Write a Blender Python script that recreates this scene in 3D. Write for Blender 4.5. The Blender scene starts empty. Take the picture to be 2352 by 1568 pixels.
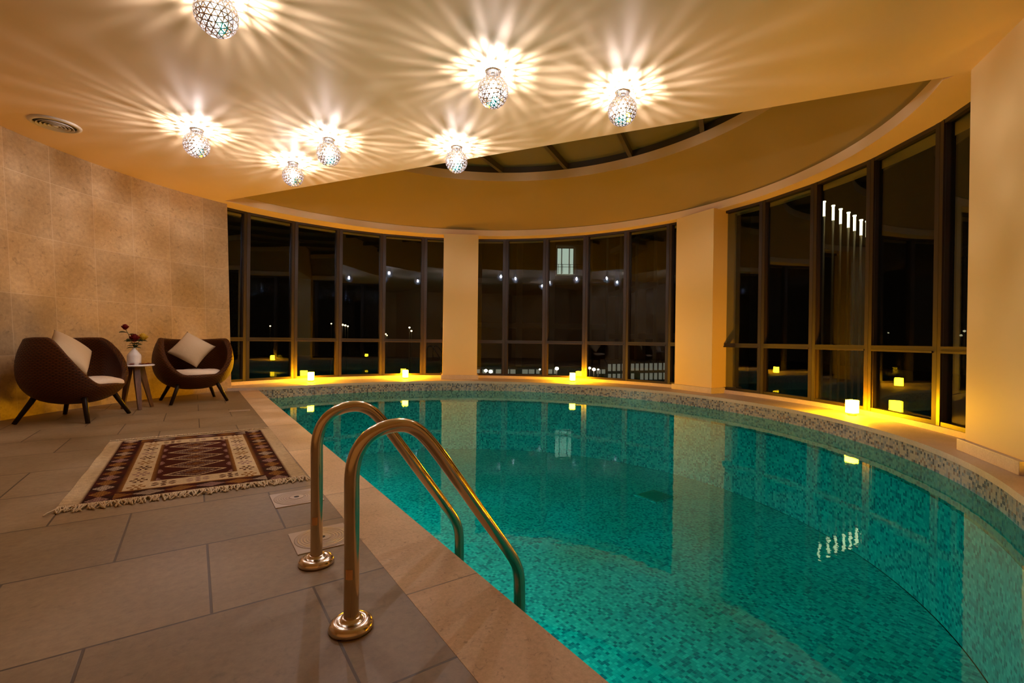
import bpy, bmesh, math, random
from mathutils import Vector, Matrix
from mathutils.geometry import tessellate_polygon
random.seed(7)
S = bpy.context.scene
C = S.collection
R = math.radians
PI = math.pi
H = 0.875                                   # camera height above the deck
# ---------------------------------------------------------------- camera, world, exposure
cam = bpy.data.cameras.new('camera'); camo = bpy.data.objects.new('camera', cam); C.objects.link(camo)
F = 1073.295
cam.sensor_width = 36; cam.lens = F / 2352 * 36; cam.clip_start = 0.05; cam.clip_end = 400
PIT = math.atan((779.8 - 784) / F)
ROLL = 0.0121
camo.matrix_world = Matrix.Translation((0, 0, H)) @ (Matrix.Rotation(PI / 2 + PIT, 4, 'X') @ Matrix.Rotation(ROLL, 4, 'Z'))
S.camera = camo
w = bpy.data.worlds.new('night'); S.world = w; w.use_nodes = True
bg = w.node_tree.nodes['Background']; bg.inputs[0].default_value = (0.35, 0.22, 0.12, 1); bg.inputs[1].default_value = 0.004
S.view_settings.view_transform = 'Standard'; S.view_settings.look = 'None'
S.view_settings.exposure = 0.0; S.view_settings.gamma = 1.0; S.view_settings.use_curve_mapping = False
cy = S.cycles
cy.max_bounces = 7; cy.diffuse_bounces = 4; cy.glossy_bounces = 4; cy.transmission_bounces = 4; cy.transparent_max_bounces = 14
cy.caustics_reflective = False; cy.caustics_refractive = False
cy.sample_clamp_indirect = 6.0; cy.sample_clamp_direct = 0
cy.use_denoising = True; cy.use_adaptive_sampling = True; cy.adaptive_threshold = 0.02
try: cy.use_light_tree = True
except Exception: pass
LAMP_W = 60.0        # watts of one ceiling lamp bulb
LAMP_COL = (1.0, 0.90, 0.98)
LANTERN = 560.0       # emission strength of a lantern shade
LANTERN_COL = (1.0, 0.42, 0.002)
POOL_FILL_W = 48.0

# ---------------------------------------------------------------- helpers
def mat(name, col=(.5, .5, .5), rough=.5, metal=0.0, emis=None, es=0.0, spec=None):
    m = bpy.data.materials.new(name); m.use_nodes = True
    b = m.node_tree.nodes['Principled BSDF']
    b.inputs['Base Color'].default_value = (*col, 1); b.inputs['Roughness'].default_value = rough
    b.inputs['Metallic'].default_value = metal
    if spec is not None: b.inputs['Specular IOR Level'].default_value = spec
    if emis: b.inputs['Emission Color'].default_value = (*emis, 1); b.inputs['Emission Strength'].default_value = es
    return m
class NT:
    def __init__(s, m): s.t = m.node_tree; s.b = s.t.nodes.get('Principled BSDF')
    def n(s, typ, **k):
        o = s.t.nodes.new(typ)
        for a, v in k.items(): setattr(o, a, v)
        return o
    def l(s, a, b): s.t.links.new(a, b)
    def math(s, op, a, b=None, c=None):
        o = s.n('ShaderNodeMath', operation=op)
        for i, v in enumerate((a, b, c)):
            if v is None: continue
            if isinstance(v, (int, float)): o.inputs[i].default_value = v
            else: s.l(v, o.inputs[i])
        return o.outputs[0]
    def mixc(s, f, a, b, mode='MIX'):
        o = s.n('ShaderNodeMix', data_type='RGBA', blend_type=mode)
        for i, v in ((0, f), (6, a), (7, b)):
            if isinstance(v, (int, float)): o.inputs[i].default_value = v
            elif isinstance(v, tuple): o.inputs[i].default_value = (*v, 1)
            else: s.l(v, o.inputs[i])
        return o.outputs[2]
    def ramp(s, f, stops, const=False):
        o = s.n('ShaderNodeValToRGB'); e = o.color_ramp.elements
        if const: o.color_ramp.interpolation = 'CONSTANT'
        while len(e) < len(stops): e.new(.5)
        for i, (p, c) in enumerate(stops): e[i].position = p; e[i].color = (*c, 1) if len(c) == 3 else c
        s.l(f, o.inputs[0]); return o.outputs[0]
    def noise(s, vec, scale, detail=4, rough=.55, dist=0):
        o = s.n('ShaderNodeTexNoise'); o.inputs['Scale'].default_value = scale; o.inputs['Detail'].default_value = detail
        o.inputs['Roughness'].default_value = rough; o.inputs['Distortion'].default_value = dist
        if vec is not None: s.l(vec, o.inputs['Vector'])
        return o.outputs[0]
    def bump(s, h, strength=.3, dist=.01):
        o = s.n('ShaderNodeBump'); o.inputs['Strength'].default_value = strength; o.inputs['Distance'].default_value = dist
        s.l(h, o.inputs['Height']); return o.outputs[0]
def link(ob, parent=None):
    C.objects.link(ob)
    if parent is not None: ob.parent = parent
    return ob
def me(name, verts, faces, m=None, parent=None, smooth=False, uv=None):
    d = bpy.data.meshes.new(name); d.from_pydata([tuple(v) for v in verts], [], faces); d.validate()
    if uv is not None:
        L = d.uv_layers.new(name='UVMap')
        for lp in d.loops: L.data[lp.index].uv = uv[lp.vertex_index]
    if smooth:
        for p in d.polygons: p.use_smooth = True
    if m: d.materials.append(m)
    return link(bpy.data.objects.new(name, d), parent)
def frombm(name, bm, m=None, parent=None, smooth=False):
    bmesh.ops.recalc_face_normals(bm, faces=bm.faces)
    d = bpy.data.meshes.new(name); bm.to_mesh(d); bm.free()
    if smooth:
        for p in d.polygons: p.use_smooth = True
    if m: d.materials.append(m)
    return link(bpy.data.objects.new(name, d), parent)
def bbox(bm, c, s, rot=None, bev=0):
    g = bmesh.ops.create_cube(bm, size=1)
    M = Matrix.Translation(c) @ (rot.to_4x4() if rot else Matrix()) @ Matrix.Diagonal((*s, 1))
    bmesh.ops.transform(bm, matrix=M, verts=g['verts'])
    if bev:
        es = {e for v in g['verts'] for e in v.link_edges}
        bmesh.ops.bevel(bm, geom=list(es), offset=bev, segments=2, affect='EDGES', profile=.5)
def box(name, c, s, m, parent=None, rot=None, bev=0):
    bm = bmesh.new(); bbox(bm, c, s, rot, bev); return frombm(name, bm, m, parent)
def lathe(name, prof, m, parent=None, seg=40, loc=(0, 0, 0), smooth=True, close=False):
    V, Fc = [], []
    for r, z in prof:
        for i in range(seg):
            a = 2 * PI * i / seg; V.append((loc[0] + r * math.cos(a), loc[1] + r * math.sin(a), loc[2] + z))
    n = len(prof)
    for j in range(n - 1):
        for i in range(seg):
            k = (i + 1) % seg; Fc.append((j * seg + i, j * seg + k, (j + 1) * seg + k, (j + 1) * seg + i))
    if close: 
        for i in range(seg):
            k = (i + 1) % seg; Fc.append(((n - 1) * seg + i, (n - 1) * seg + k, k, i))
    else:
        Fc.append(tuple(range(seg - 1, -1, -1))); Fc.append(tuple((n - 1) * seg + i for i in range(seg)))
    ob = me(name, V, Fc, m, parent, smooth)
    return ob
def tube_geo(pts, rad, seg=16, cap=True):
    pts = [Vector(p) for p in pts]; n = len(pts); V, Fc = [], []
    rads = rad if isinstance(rad, (list, tuple)) else [rad] * n
    T = [(pts[min(i + 1, n - 1)] - pts[max(i - 1, 0)]).normalized() for i in range(n)]
    up = Vector((0, 0, 1)) if abs(T[0].z) < .9 else Vector((1, 0, 0))
    u = T[0].cross(up).normalized()
    for i in range(n):
        u = (u - T[i] * u.dot(T[i])).normalized(); v = T[i].cross(u)
        for k in range(seg):
            a = 2 * PI * k / seg; V.append(pts[i] + (u * math.cos(a) + v * math.sin(a)) * rads[i])
    for i in range(n - 1):
        for k in range(seg):
            q = (k + 1) % seg; Fc.append((i * seg + k, i * seg + q, (i + 1) * seg + q, (i + 1) * seg + k))
    if cap: Fc.append(tuple(range(seg - 1, -1, -1))); Fc.append(tuple((n - 1) * seg + k for k in range(seg)))
    return V, Fc
def tube(name, pts, rad, m, parent=None, seg=16):
    V, Fc = tube_geo(pts, rad, seg); return me(name, V, Fc, m, parent, True)
def empty(name, loc=(0, 0, 0), rz=0, label=None, cat=None, group=None, kind=None):
    o = bpy.data.objects.new(name, None); C.objects.link(o); o.location = loc; o.rotation_euler = (0, 0, rz); o.empty_display_size = .1
    tag(o, label, cat, group, kind); return o
def tag(o, label=None, cat=None, group=None, kind=None):
    if label: o['label'] = label
    if cat: o['category'] = cat
    if group: o['group'] = group
    if kind: o['kind'] = kind
    return o
def struct(o): o['kind'] = 'structure'; return o
def copy_tree(o, parent=None):
    c = o.copy(); C.objects.link(c); c.parent = parent
    for ch in list(o.children): copy_tree(ch, c)
    return c
def prism(name, poly, z0, z1, m, parent=None):
    n = len(poly); V = [(x, y, z0) for x, y in poly] + [(x, y, z1) for x, y in poly]
    Fc = [tuple(range(n - 1, -1, -1)), tuple(range(n, 2 * n))] + [(i, (i + 1) % n, n + (i + 1) % n, n + i) for i in range(n)]
    tri = tessellate_polygon([[Vector((x, y, 0)) for x, y in poly]])
    bm = bmesh.new(); vs = [bm.verts.new(v) for v in V]
    for t in tri: bm.faces.new([vs[i] for i in t]); bm.faces.new([vs[n + i] for i in reversed(t)])
    for f in Fc[2:]: bm.faces.new([vs[i] for i in f])
    return frombm(name, bm, m, parent)

# room geometry --------------------------------------------------
C0 = Vector((-0.70, 5.20))
D2 = Vector((0.826, 0.563)); D1 = Vector((-0.563, 0.826))     # across / along the straight pool edge
RW = 4.90                                                     # window circle
ZC = 3.025; ZL = 0.045; ZS = 0.100; ZW = -0.140; ZF = -1.30
def pol(th, r, z=None):
    a = R(th); p = (C0.x + r * math.sin(a), C0.y + r * math.cos(a))
    return p if z is None else (*p, z)
def r_ledge(th):
    if th > 127: return 4.395 + min(.30, (th - 127) * .012)
    t = R(th); return -.029 * t**3 + .108 * t * t + .068 * t + 4.029
def r_open(th):
    t = R(th); return -.08 * t**3 + .021 * t * t + .176 * t + 4.535
def dp(a, s): v = D2 * a + D1 * s; return (v.x, v.y)
EDGE = 0.885; COP = 0.607
def at(px, py, D):      # a place seen far outside, at distance D ahead
    x = px - 1176; y = py - 784; c, s = math.cos(ROLL), math.sin(ROLL)
    x2 = c * x + s * y; y2 = -s * x + c * y
    Y = F * math.cos(PIT) + y2 * math.sin(PIT); Z = F * math.sin(PIT) - y2 * math.cos(PIT)
    t = D / Y; return Vector((x2 * t, D, H + Z * t))

# ---------------------------------------------------------------- materials
def stone(name, c1, c2, scale=3, rough=.55, tile=None, grout=None, spots=0.0, bumpy=.15, uv=False, streak=None):
    m = mat(name, c1, rough); n = NT(m)
    tc = n.n('ShaderNodeTexCoord'); v = tc.outputs['UV' if uv else 'Object']
    mp = n.n('ShaderNodeMapping'); n.l(v, mp.inputs[0]); 
    if streak: mp.inputs['Scale'].default_value = streak
    f = n.noise(mp.outputs[0], scale, 8, .62, .4); f2 = n.noise(v, scale * 14, 4, .7)
    col = n.ramp(f, [(.3, c1), (.72, c2)])
    col = n.mixc(.35, col, n.ramp(f2, [(.35, tuple(x * .78 for x in c1)), (.65, tuple(min(1, x * 1.12) for x in c2))]))
    h = f2
    if spots:
        vo = n.noise(v, scale * 9, 3, .6, 1.2)
        k = n.ramp(vo, [(.60, (0, 0, 0)), (.70, (spots,) * 3)]); col = n.mixc(k, col, tuple(x * .42 for x in c1))
    if tile:
        tw, th, off, mort, ox, oy = tile
        mp2 = n.n('ShaderNodeMapping'); n.l(v, mp2.inputs[0]); mp2.inputs['Location'].default_value = (ox, oy, 0)
        br = n.n('ShaderNodeTexBrick'); n.l(mp2.outputs[0], br.inputs['Vector'])
        br.offset = off; br.inputs['Scale'].default_value = 1; br.inputs['Brick Width'].default_value = tw
        br.inputs['Row Height'].default_value = th; br.inputs['Mortar Size'].default_value = mort; br.inputs['Mortar Smooth'].default_value = .3
        br.inputs['Bias'].default_value = 0
        br.inputs['Color1'].default_value = (.86, .86, .86, 1); br.inputs['Color2'].default_value = (1.1, 1.1, 1.1, 1); br.inputs['Mortar'].default_value = (1, 1, 1, 1)
        col = n.mixc(1.0, col, br.outputs[0], 'MULTIPLY')
        col = n.mixc(br.outputs['Fac'], col, grout)
        h = n.math('SUBTRACT', n.math('MULTIPLY', f2, .25), br.outputs['Fac'])
    n.l(col, n.b.inputs['Base Color']); n.l(n.bump(h, bumpy, .004), n.b.inputs['Normal'])
    return m
M_deck = stone('deck_stone', (.21, .145, .070), (.305, .213, .108), 2.2, .5, (.60, .60, .5, .0048, 0.246, -0.54), (.07, .045, .02), 0.25, .2, streak=(.35, 1, 1))
M_cop = stone('coping_stone', (.54, .37, .19), (.70, .49, .26), 5, .6, (60, 1.2, 0, .0035, 20, -.31), (.2, .15, .09), .5, .2)
M_ledge = stone('ledge_stone', (.55, .45, .33), (.66, .56, .43), 5, .5, None, None, .2, .15)
M_wallst = stone('wall_limestone', (.38, .26, .125), (.56, .395, .205), 1.6, .5, (.50, .65, 0, .0026, .12, .0), (.58, .45, .28), .45, .15, uv=True)
M_paint = mat('cream_paint', (.80, .585, .26), .6)
M_ceil = mat('ceiling_paint', (.80, .74, .66), .65)
_n = NT(M_paint); _tc = _n.n('ShaderNodeTexCoord'); _f = _n.noise(_tc.outputs['Object'], 220, 2); _n.l(_n.bump(_f, .08, .002), _n.b.inputs['Normal'])
_n = NT(M_ceil); _tc = _n.n('ShaderNodeTexCoord'); _f = _n.noise(_tc.outputs['Object'], 1.3, 3); _n.l(_n.ramp(_f, [(.3, (.80, .575, .32)), (.7, (.84, .615, .35))]), _n.b.inputs['Base Color'])
M_cove = mat('cove_shade_tone', (.28, .19, .06), .7)  # darker than the ceiling paint: the cove's shade is put into its colour
M_frame = mat('bronze_frame', (.022, .013, .005), .45, .1)
M_black = mat('black_gap', (.01, .008, .006), .6)
M_dark = mat('dark_steel', (.07, .055, .04), .45, .3)

def mosaic(name, uv, tsz, cols, grout, rough=.25, offrow=False):
    m = mat(name, (.4, .4, .4), rough); n = NT(m)
    tc = n.n('ShaderNodeTexCoord'); v = tc.outputs['UV' if uv else 'Object']
    sc = n.n('ShaderNodeVectorMath', operation='SCALE'); n.l(v, sc.inputs[0]); sc.inputs['Scale'].default_value = 1 / tsz
    fl = n.n('ShaderNodeVectorMath', operation='FLOOR'); n.l(sc.outputs[0], fl.inputs[0])
    ml = n.n('ShaderNodeVectorMath', operation='MULTIPLY'); n.l(fl.outputs[0], ml.inputs[0]); ml.inputs[1].default_value = (1, 1, 0)
    wn = n.n('ShaderNodeTexWhiteNoise'); wn.noise_dimensions = '2D'; n.l(ml.outputs[0], wn.inputs['Vector'])
    col = n.ramp(wn.outputs['Value'], cols, True)
    fr = n.n('ShaderNodeVectorMath', operation='FRACTION'); n.l(sc.outputs[0], fr.inputs[0])
    sp = n.n('ShaderNodeSeparateXYZ'); n.l(fr.outputs[0], sp.inputs[0])
    g = n.math('MAXIMUM', n.math('ABSOLUTE', n.math('SUBTRACT', sp.outputs[0], .5)), n.math('ABSOLUTE', n.math('SUBTRACT', sp.outputs[1], .5)))
    gm = n.math('GREATER_THAN', g, .455)
    n.l(n.mixc(gm, col, grout), n.b.inputs['Base Color'])
    n.l(n.bump(n.math('SUBTRACT', 1, gm), .3, .001), n.b.inputs['Normal'])
    return m
M_moswall = mosaic('mosaic_wall', True, .0245, [(0, (.52, .43, .33)), (.42, (.38, .35, .32)), (.60, (.24, .25, .27)), (.78, (.11, .105, .12)), (.92, (.30, .20, .15))], (.42, .36, .28), .22)
M_mosfloor = mosaic('mosaic_floor', False, .0265, [(0, (.70, .85, .78)), (.17, (.40, .72, .68)), (.45, (.25, .60, .59)), (.70, (.12, .40, .44)), (.86, (.06, .25, .31))], (.3, .58, .55), .3)
M_mosdeep = mosaic('mosaic_deep', True, .0265, [(0, (.70, .85, .78)), (.17, (.40, .72, .68)), (.45, (.25, .60, .59)), (.70, (.12, .40, .44)), (.86, (.06, .25, .31))], (.3, .58, .55), .3)

def fres(n, f0):
    lw = n.n('ShaderNodeLayerWeight'); lw.inputs['Blend'].default_value = .5
    p = n.math('POWER', lw.outputs['Facing'], 5.0)
    return n.math('MULTIPLY_ADD', p, 1 - f0, f0), lw
def glassmat(name, tcol, f0, gcol=(1, 1, 1), rough=0.0):
    m = bpy.data.materials.new(name); m.use_nodes = True; n = NT(m); n.t.nodes.remove(n.b)
    out = n.t.nodes['Material Output']; f, _ = fres(n, f0)
    tr = n.n('ShaderNodeBsdfTransparent'); tr.inputs[0].default_value = (*tcol, 1)
    gl = n.n('ShaderNodeBsdfGlossy'); gl.inputs['Color'].default_value = (*gcol, 1); gl.inputs['Roughness'].default_value = rough
    mx = n.n('ShaderNodeMixShader'); n.l(f, mx.inputs[0]); n.l(tr.outputs[0], mx.inputs[1]); n.l(gl.outputs[0], mx.inputs[2]); n.l(mx.outputs[0], out.inputs[0])
    return m
M_glass = glassmat('window_glass', (.78, .81, .80), .05, (.70, .80, 1.0))
M_skyglass = mat('olive_skylight_glass', (.16, .14, .06), .25)  # opaque panes in one even olive colour
M_water = bpy.data.materials.new('pool_water'); M_water.use_nodes = True
n = NT(M_water); n.t.nodes.remove(n.b); out = n.t.nodes['Material Output']
f, lw = fres(n, .022)
tc = n.n('ShaderNodeTexCoord')
nz = n.noise(tc.outputs['Object'], 9, 2, .5); nz2 = n.noise(tc.outputs['Object'], 38, 2, .5)
bp = n.bump(n.math('ADD', nz, n.math('MULTIPLY', nz2, .2)), .035, .012); n.l(bp, lw.inputs['Normal'])
tr = n.n('ShaderNodeBsdfTransparent'); tr.inputs[0].default_value = (.02, .82, .80, 1)
gl = n.n('ShaderNodeBsdfGlossy'); gl.inputs['Roughness'].default_value = .012; gl.inputs['Color'].default_value = (.72, 1, .92, 1); n.l(bp, gl.inputs['Normal'])
mx = n.n('ShaderNodeMixShader'); n.l(f, mx.inputs[0]); n.l(tr.outputs[0], mx.inputs[1]); n.l(gl.outputs[0], mx.inputs[2]); n.l(mx.outputs[0], out.inputs[0])
M_chrome = mat('polished_steel', (.62, .50, .36), .13, 1.0)
M_chrome2 = mat('flange_steel', (.66, .56, .46), .2, 1.0)
_n = NT(M_chrome); _tc = _n.n('ShaderNodeTexCoord'); _f = _n.noise(_tc.outputs['Object'], 30, 5); _n.l(_n.ramp(_f, [(.3, (.10,) * 3), (.75, (.24,) * 3)]), _n.b.inputs['Roughness'])
M_shade = mat('lamp_chrome', (.80, .80, .82), .16, 1.0)
M_lant = mat('lantern_glow', (.9, .8, .6), .5, emis=LANTERN_COL, es=LANTERN)
M_lbase = mat('lantern_base', (.25, .18, .1), .4, .6)
M_white = mat('white_ceramic', (.82, .78, .74), .25)
M_linen = mat('cream_linen', (.56, .44, .28), .9, spec=.1)
_n = NT(M_linen); _tc = _n.n('ShaderNodeTexCoord'); _f = _n.noise(_tc.outputs['Object'], 9, 4); _n.l(_n.bump(_f, .35, .02), _n.b.inputs['Normal'])
M_cush = mat('white_cotton', (.76, .64, .48), .9, spec=.1)
_n = NT(M_cush); _tc = _n.n('ShaderNodeTexCoord'); _f = _n.noise(_tc.outputs['Object'], 7, 4); _n.l(_n.bump(_f, .5, .03), _n.b.inputs['Normal'])
M_leg = mat('black_leg', (.014, .007, .003), .4, spec=.2)
M_tleg = mat('walnut_leg', (.17, .075, .03), .4)
_n = NT(M_tleg); _tc = _n.n('ShaderNodeTexCoord'); _mp = _n.n('ShaderNodeMapping'); _n.l(_tc.outputs['Object'], _mp.inputs[0]); _mp.inputs['Scale'].default_value = (12, 12, 1.2)
_n.l(_n.ramp(_n.noise(_mp.outputs[0], 4, 5), [(.3, (.05, .018, .006)), (.7, (.17, .07, .024))]), _n.b.inputs['Base Color'])
M_wick = mat('dark_wicker', (.05, .02, .008), .42, spec=.16); n = NT(M_wick)
tc = n.n('ShaderNodeTexCoord'); sp = n.n('ShaderNodeSeparateXYZ'); n.l(tc.outputs['UV'], sp.inputs[0])
vv = n.math('DIVIDE', sp.outputs[1], .016); uu = n.math('DIVIDE', sp.outputs[0], .045)
row = n.math('FLOOR', vv); a = n.math('ABSOLUTE', n.math('SINE', n.math('MULTIPLY', vv, PI)))
b = n.math('ABSOLUTE', n.math('SINE', n.math('MULTIPLY', n.math('ADD', uu, n.math('MULTIPLY', row, .5)), PI)))
hh = n.math('MULTIPLY', n.math('POWER', a, .6), n.math('MULTIPLY_ADD', n.math('POWER', b, .5), .7, .3))
n.l(n.ramp(hh, [(.25, (.006, .0018, .0003)), (.9, (.105, .032, .005))]), n.b.inputs['Base Color']); n.l(n.bump(hh, .9, .006), n.b.inputs['Normal'])
M_red = mat('dark_red_petal', (.12, .003, .004), .6, spec=.15)
M_yel = mat('yellow_petal', (.55, .34, .03), .6, spec=.15)
M_leaf = mat('rose_leaf', (.03, .06, .018), .5)
M_plate = mat('plastic_lid', (.55, .45, .34), .4)
M_plate2 = mat('plastic_lid_ring', (.44, .35, .26), .4)
M_hole = mat('hole_dark', (.02, .015, .01), .6)
M_vent = mat('vent_metal', (.62, .55, .45), .4)
M_gasket = mat('sticker', (.62, .36, .2), .5)

# ---------------------------------------------------------------- deck, pool, ledge
fl_ax = math.atan2(D2.y, D2.x)                  # floor local axes: x across, y along the pool edge
def local(o):                                   # give a mesh local axes turned to the pool edge
    Mx = Matrix.Rotation(fl_ax, 4, 'Z'); o.data.transform(Mx.inverted()); o.matrix_world = Mx; return o
inner = [pol(t, r_ledge(t)) for t in range(-52, 131, 2)]
# far end where the ledge meets the straight edge
A_far = dp(EDGE, 8.62)
arcn = []
t = 130
while True:
    t += 2; p = Vector(pol(t, r_ledge(t)))
    if p.dot(D2) < EDGE + .02 or t > 200: break
    arcn.append(tuple(p))
B_near = dp(EDGE, .29)
poolpoly = [A_far] + [p for p in inner if Vector(p).dot(D2) > EDGE + .01] + arcn + [B_near]
deckpoly = [dp(COP, .10), dp(COP, 8.80), pol(-56, 4.75)] + [pol(t, 4.62) for t in range(-60, -106, -5)] + [(-5.25, 3.4), (-5.2, -1.7), (2.6, -1.7), (2.6, .30), (.62, .30)]
deck = local(prism('floor', deckpoly, -.2, 0, M_deck)); struct(deck)
cop = local(prism('trim_1', [dp(COP, .10), dp(EDGE, .10), dp(EDGE, 8.66), dp(COP, 8.80)], -.06, 0.001, M_cop)); struct(cop)
ledge_poly = [A_far] + [p for p in inner if Vector(p).dot(D2) > EDGE + .01] + arcn + [B_near, (.75, .35), (2.55, .35), (2.55, 1.3)] + \
    [pol(t, RW + .1) for t in range(138, -62, -4)] + [pol(-62, RW - .05), pol(-59.5, 4.45)]
# small overhang: offset the inner edge 2 cm over the mosaic
ledge = prism('trim_2', ledge_poly, 0.0, ZL, M_ledge); struct(ledge)
# mosaic wall
def strip(name, pts, z0, z1, m, parent=None, closed=False):
    V, U, Fc = [], [], []; s = 0
    P = pts + ([pts[0]] if closed else [])
    for i, p in enumerate(P):
        if i: s += math.dist(p, P[i - 1])
        V += [(p[0], p[1], z0), (p[0], p[1], z1)]; U += [(s, z0), (s, z1)]
    for i in range(len(P) - 1): Fc.append((2 * i, 2 * i + 2, 2 * i + 3, 2 * i + 1))
    return me(name, V, Fc, m, parent, False, U)
def shrink(p, d):
    v = Vector(p); q = C0 - v; return tuple(v + q.normalized() * d)
basin = empty('pool_basin', (0, 0, 0)); struct(basin)
mw = strip('mosaic_wall', [shrink(p, -.012) for p in poolpoly], ZF, 0.0, M_moswall, basin)
mw2 = strip('mosaic_wall', [dp(EDGE - .015, 8.7), dp(EDGE - .015, .25)], ZF, -.05, M_moswall, basin)
strip('teal_mosaic_wall', [shrink(p, -.009) for p in poolpoly], ZF, -.36, M_mosdeep, basin)
pf = local(prism('mosaic_floor', poolpoly, ZF - .05, ZF, M_mosfloor)); pf.parent = basin
wt = me('pool_water', [(x, y, 0) for x, y in poolpoly], tessellate_polygon([[Vector((x, y, 0)) for x, y in poolpoly]]), M_water); wt.location.z = ZW
bm = bmesh.new(); bm.from_mesh(wt.data)
bmesh.ops.recalc_face_normals(bm, faces=bm.faces)
if bm.faces[:][0].normal.z < 0: bmesh.ops.reverse_faces(bm, faces=bm.faces)
bm.to_mesh(wt.data); bm.free()
tag(wt, 'still teal water filling the round mosaic pool', 'pool water', kind='stuff')
# floor grate in the pool
gp = at(1505, 1140, 1); t_ = (ZF - H) / (gp.z - H); gx, gy = gp.x * t_, t_
g = empty('pool_drain_grate', (gx, gy, ZF), fl_ax, 'slotted square drain grate on the mosaic floor of the pool', 'drain grate')
box('frame', (0, 0, .006), (.44, .40, .012), M_mosfloor, g)
for k in range(9): box('slat', (0, -.16 + k * .04, .016), (.38, .02, .01), M_plate, g)
# unseen fill spots added below the deck edge for the water's teal glow
for k, s in enumerate((2.6, 4.7, 6.8)):
    p = dp(EDGE + .03, s)
    g = empty('added_pool_fill', (p[0], p[1], -.55), fl_ax, ['added unseen fill light below the deck edge by the ladder', 'added unseen fill light below the deck edge beside the rug', 'added unseen fill light below the deck edge nearest the chairs'][k], 'fill light', 'added fill lights below the deck edge')
    V, Fc = tube_geo([(-.03, 0, 0), (.012, 0, 0)], .09, 24); me('housing', V, Fc, M_chrome2, g)
    L = bpy.data.lights.new('pool_fill_spot', 'SPOT'); L.energy = POOL_FILL_W; L.color = (.5, 1, .88); L.spot_size = R(150); L.spot_blend = .8; L.shadow_soft_size = .05
    lo = bpy.data.objects.new('pool_fill_spot', L); C.objects.link(lo); lo.parent = g; lo.location = (.06, 0, -.02); lo.rotation_euler = (0, R(-48), 0)

# ---------------------------------------------------------------- pillars
def pillar(c, nrm, wd, depth, name='pillar'):
    n_ = Vector(nrm).normalized(); tg = Vector((n_.y, -n_.x)); rz = math.atan2(tg.y, tg.x)
    g = empty(name, (c[0], c[1], ZL), rz); struct(g)
    # local x along the face, local y outward
    b = box('shaft', (0, depth / 2, (ZC - ZL) / 2 + .04), (wd, depth, ZC - ZL - .08), M_paint, g, bev=.004)
    b.data.transform(Matrix.Scale((ZC - ZL - .0) / (ZC - ZL - .08), 4, (0, 0, 1))); b.data.transform(Matrix.Translation((0, 0, -.0)))
    z = [v.co.z for v in b.data.vertices]; b.data.transform(Matrix.Translation((0, 0, (ZC - ZL) - max(z) + .01)))
    box('plinth', (0, depth / 2 - .02, .045), (wd + .06, depth + .04, .09), M_ledge, g, bev=.004)
    return g
pillar((-1.07, 9.625), (-.09, 1), .71, .5)
pillar((3.045, 7.875), (.89, .455), .78, .55)
pillar((3.435, 3.335), (.925, -.37), .72, .75)

# ---------------------------------------------------------------- curved glass wall
mull = [-63.5, -53.5, -43.8, -34.07, -24.05, -14.03, -3.7, 6.45, 16.65, 26.75, 36.8, 46.87, 57.0, 67.1, 77.1, 87.1, 98.1, 108.3, 118.6, 128.8, 139]
ZT = 0.829
for k in range(len(mull) - 1):
    a = Vector(pol(mull[k], RW)); b = Vector(pol(mull[k + 1], RW)); c = (a + b) / 2; wd = (b - a).length; rz = math.atan2(b.y - a.y, b.x - a.x)
    g = empty('window_%d' % (k + 1), (c.x, c.y, ZS), rz); struct(g)
    bm = bmesh.new(); fw = .05; fd = .09; hh_ = ZC - ZS
    for sx in (-1, 1): bbox(bm, (sx * (wd / 2 - fw / 2 - .006), 0, hh_ / 2), (fw, fd, hh_))
    bbox(bm, (0, 0, .02), (wd - 2 * fw, fd * .9, .04)); bbox(bm, (0, 0, hh_ - .02), (wd - 2 * fw, fd * .9, .04))
    bbox(bm, (0, -.004, ZT - ZS), (wd - 2 * fw, fd * .9, .06)); bbox(bm, (0, -.004 - .047, ZT - ZS - .025), (wd - 2 * fw, .012, .02))
    for sx in (-1, 1): bbox(bm, (sx * (wd / 2 - fw - .01), .0, hh_ / 2), (.012, fd * .6, hh_))
    frombm('window_frame', bm, M_frame, g)
    tl = random.uniform(-.004, .004)
    for nm, z0, z1 in (('pane', .04, ZT - ZS - .03), ('pane', ZT - ZS + .03, hh_ - .04)):
        box(nm, (0, .01, (z0 + z1) / 2), (wd - 2 * fw - .01, .008, z1 - z0), M_glass, g, rot=Matrix.Rotation(tl, 3, 'Z'))
    box('mullion_gasket', (wd / 2, .02, hh_ / 2), (.014, .07, hh_), M_black, g)
struct(prism('trim_4', [pol(t, RW - .075) for t in range(-63, 140, 2)] + [pol(t, RW + .07) for t in range(139, -64, -2)], ZL, ZS, M_ledge))
# head band above the glass
struct(prism('trim_5', [pol(t, RW + .055) for t in range(-63, 140, 2)] + [pol(t, RW + .3) for t in range(139, -64, -2)], ZC - .02, ZC + .3, M_paint))

# ---------------------------------------------------------------- walls
def curved_wall(name, ths, r0, r1, z0, z1, m, thick=.25):
    V, U, Fc = [], [], []; n_ = len(ths)
    for i, t in enumerate(ths):
        for (r, z) in ((r0, z0), (r1, z1), (r1 + thick, z1), (r0 + thick, z0)):
            V.append(pol(t, r, z)); U.append((R(t) * 4.63, z))
    for i in range(n_ - 1):
        for k in range(4): q = (k + 1) % 4; Fc.append((4 * i + k, 4 * i + q, 4 * i + 4 + q, 4 * i + 4 + k))
    Fc.append((0, 1, 2, 3)); Fc.append(tuple(4 * (n_ - 1) + k for k in (3, 2, 1, 0)))
    o = me(name, V, Fc, m, None, False, U)
    for p in o.data.polygons: p.use_smooth = False
    return o
TH_END = -58.7
ths = [TH_END - k * 2.5 for k in range(0, 24)]
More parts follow.
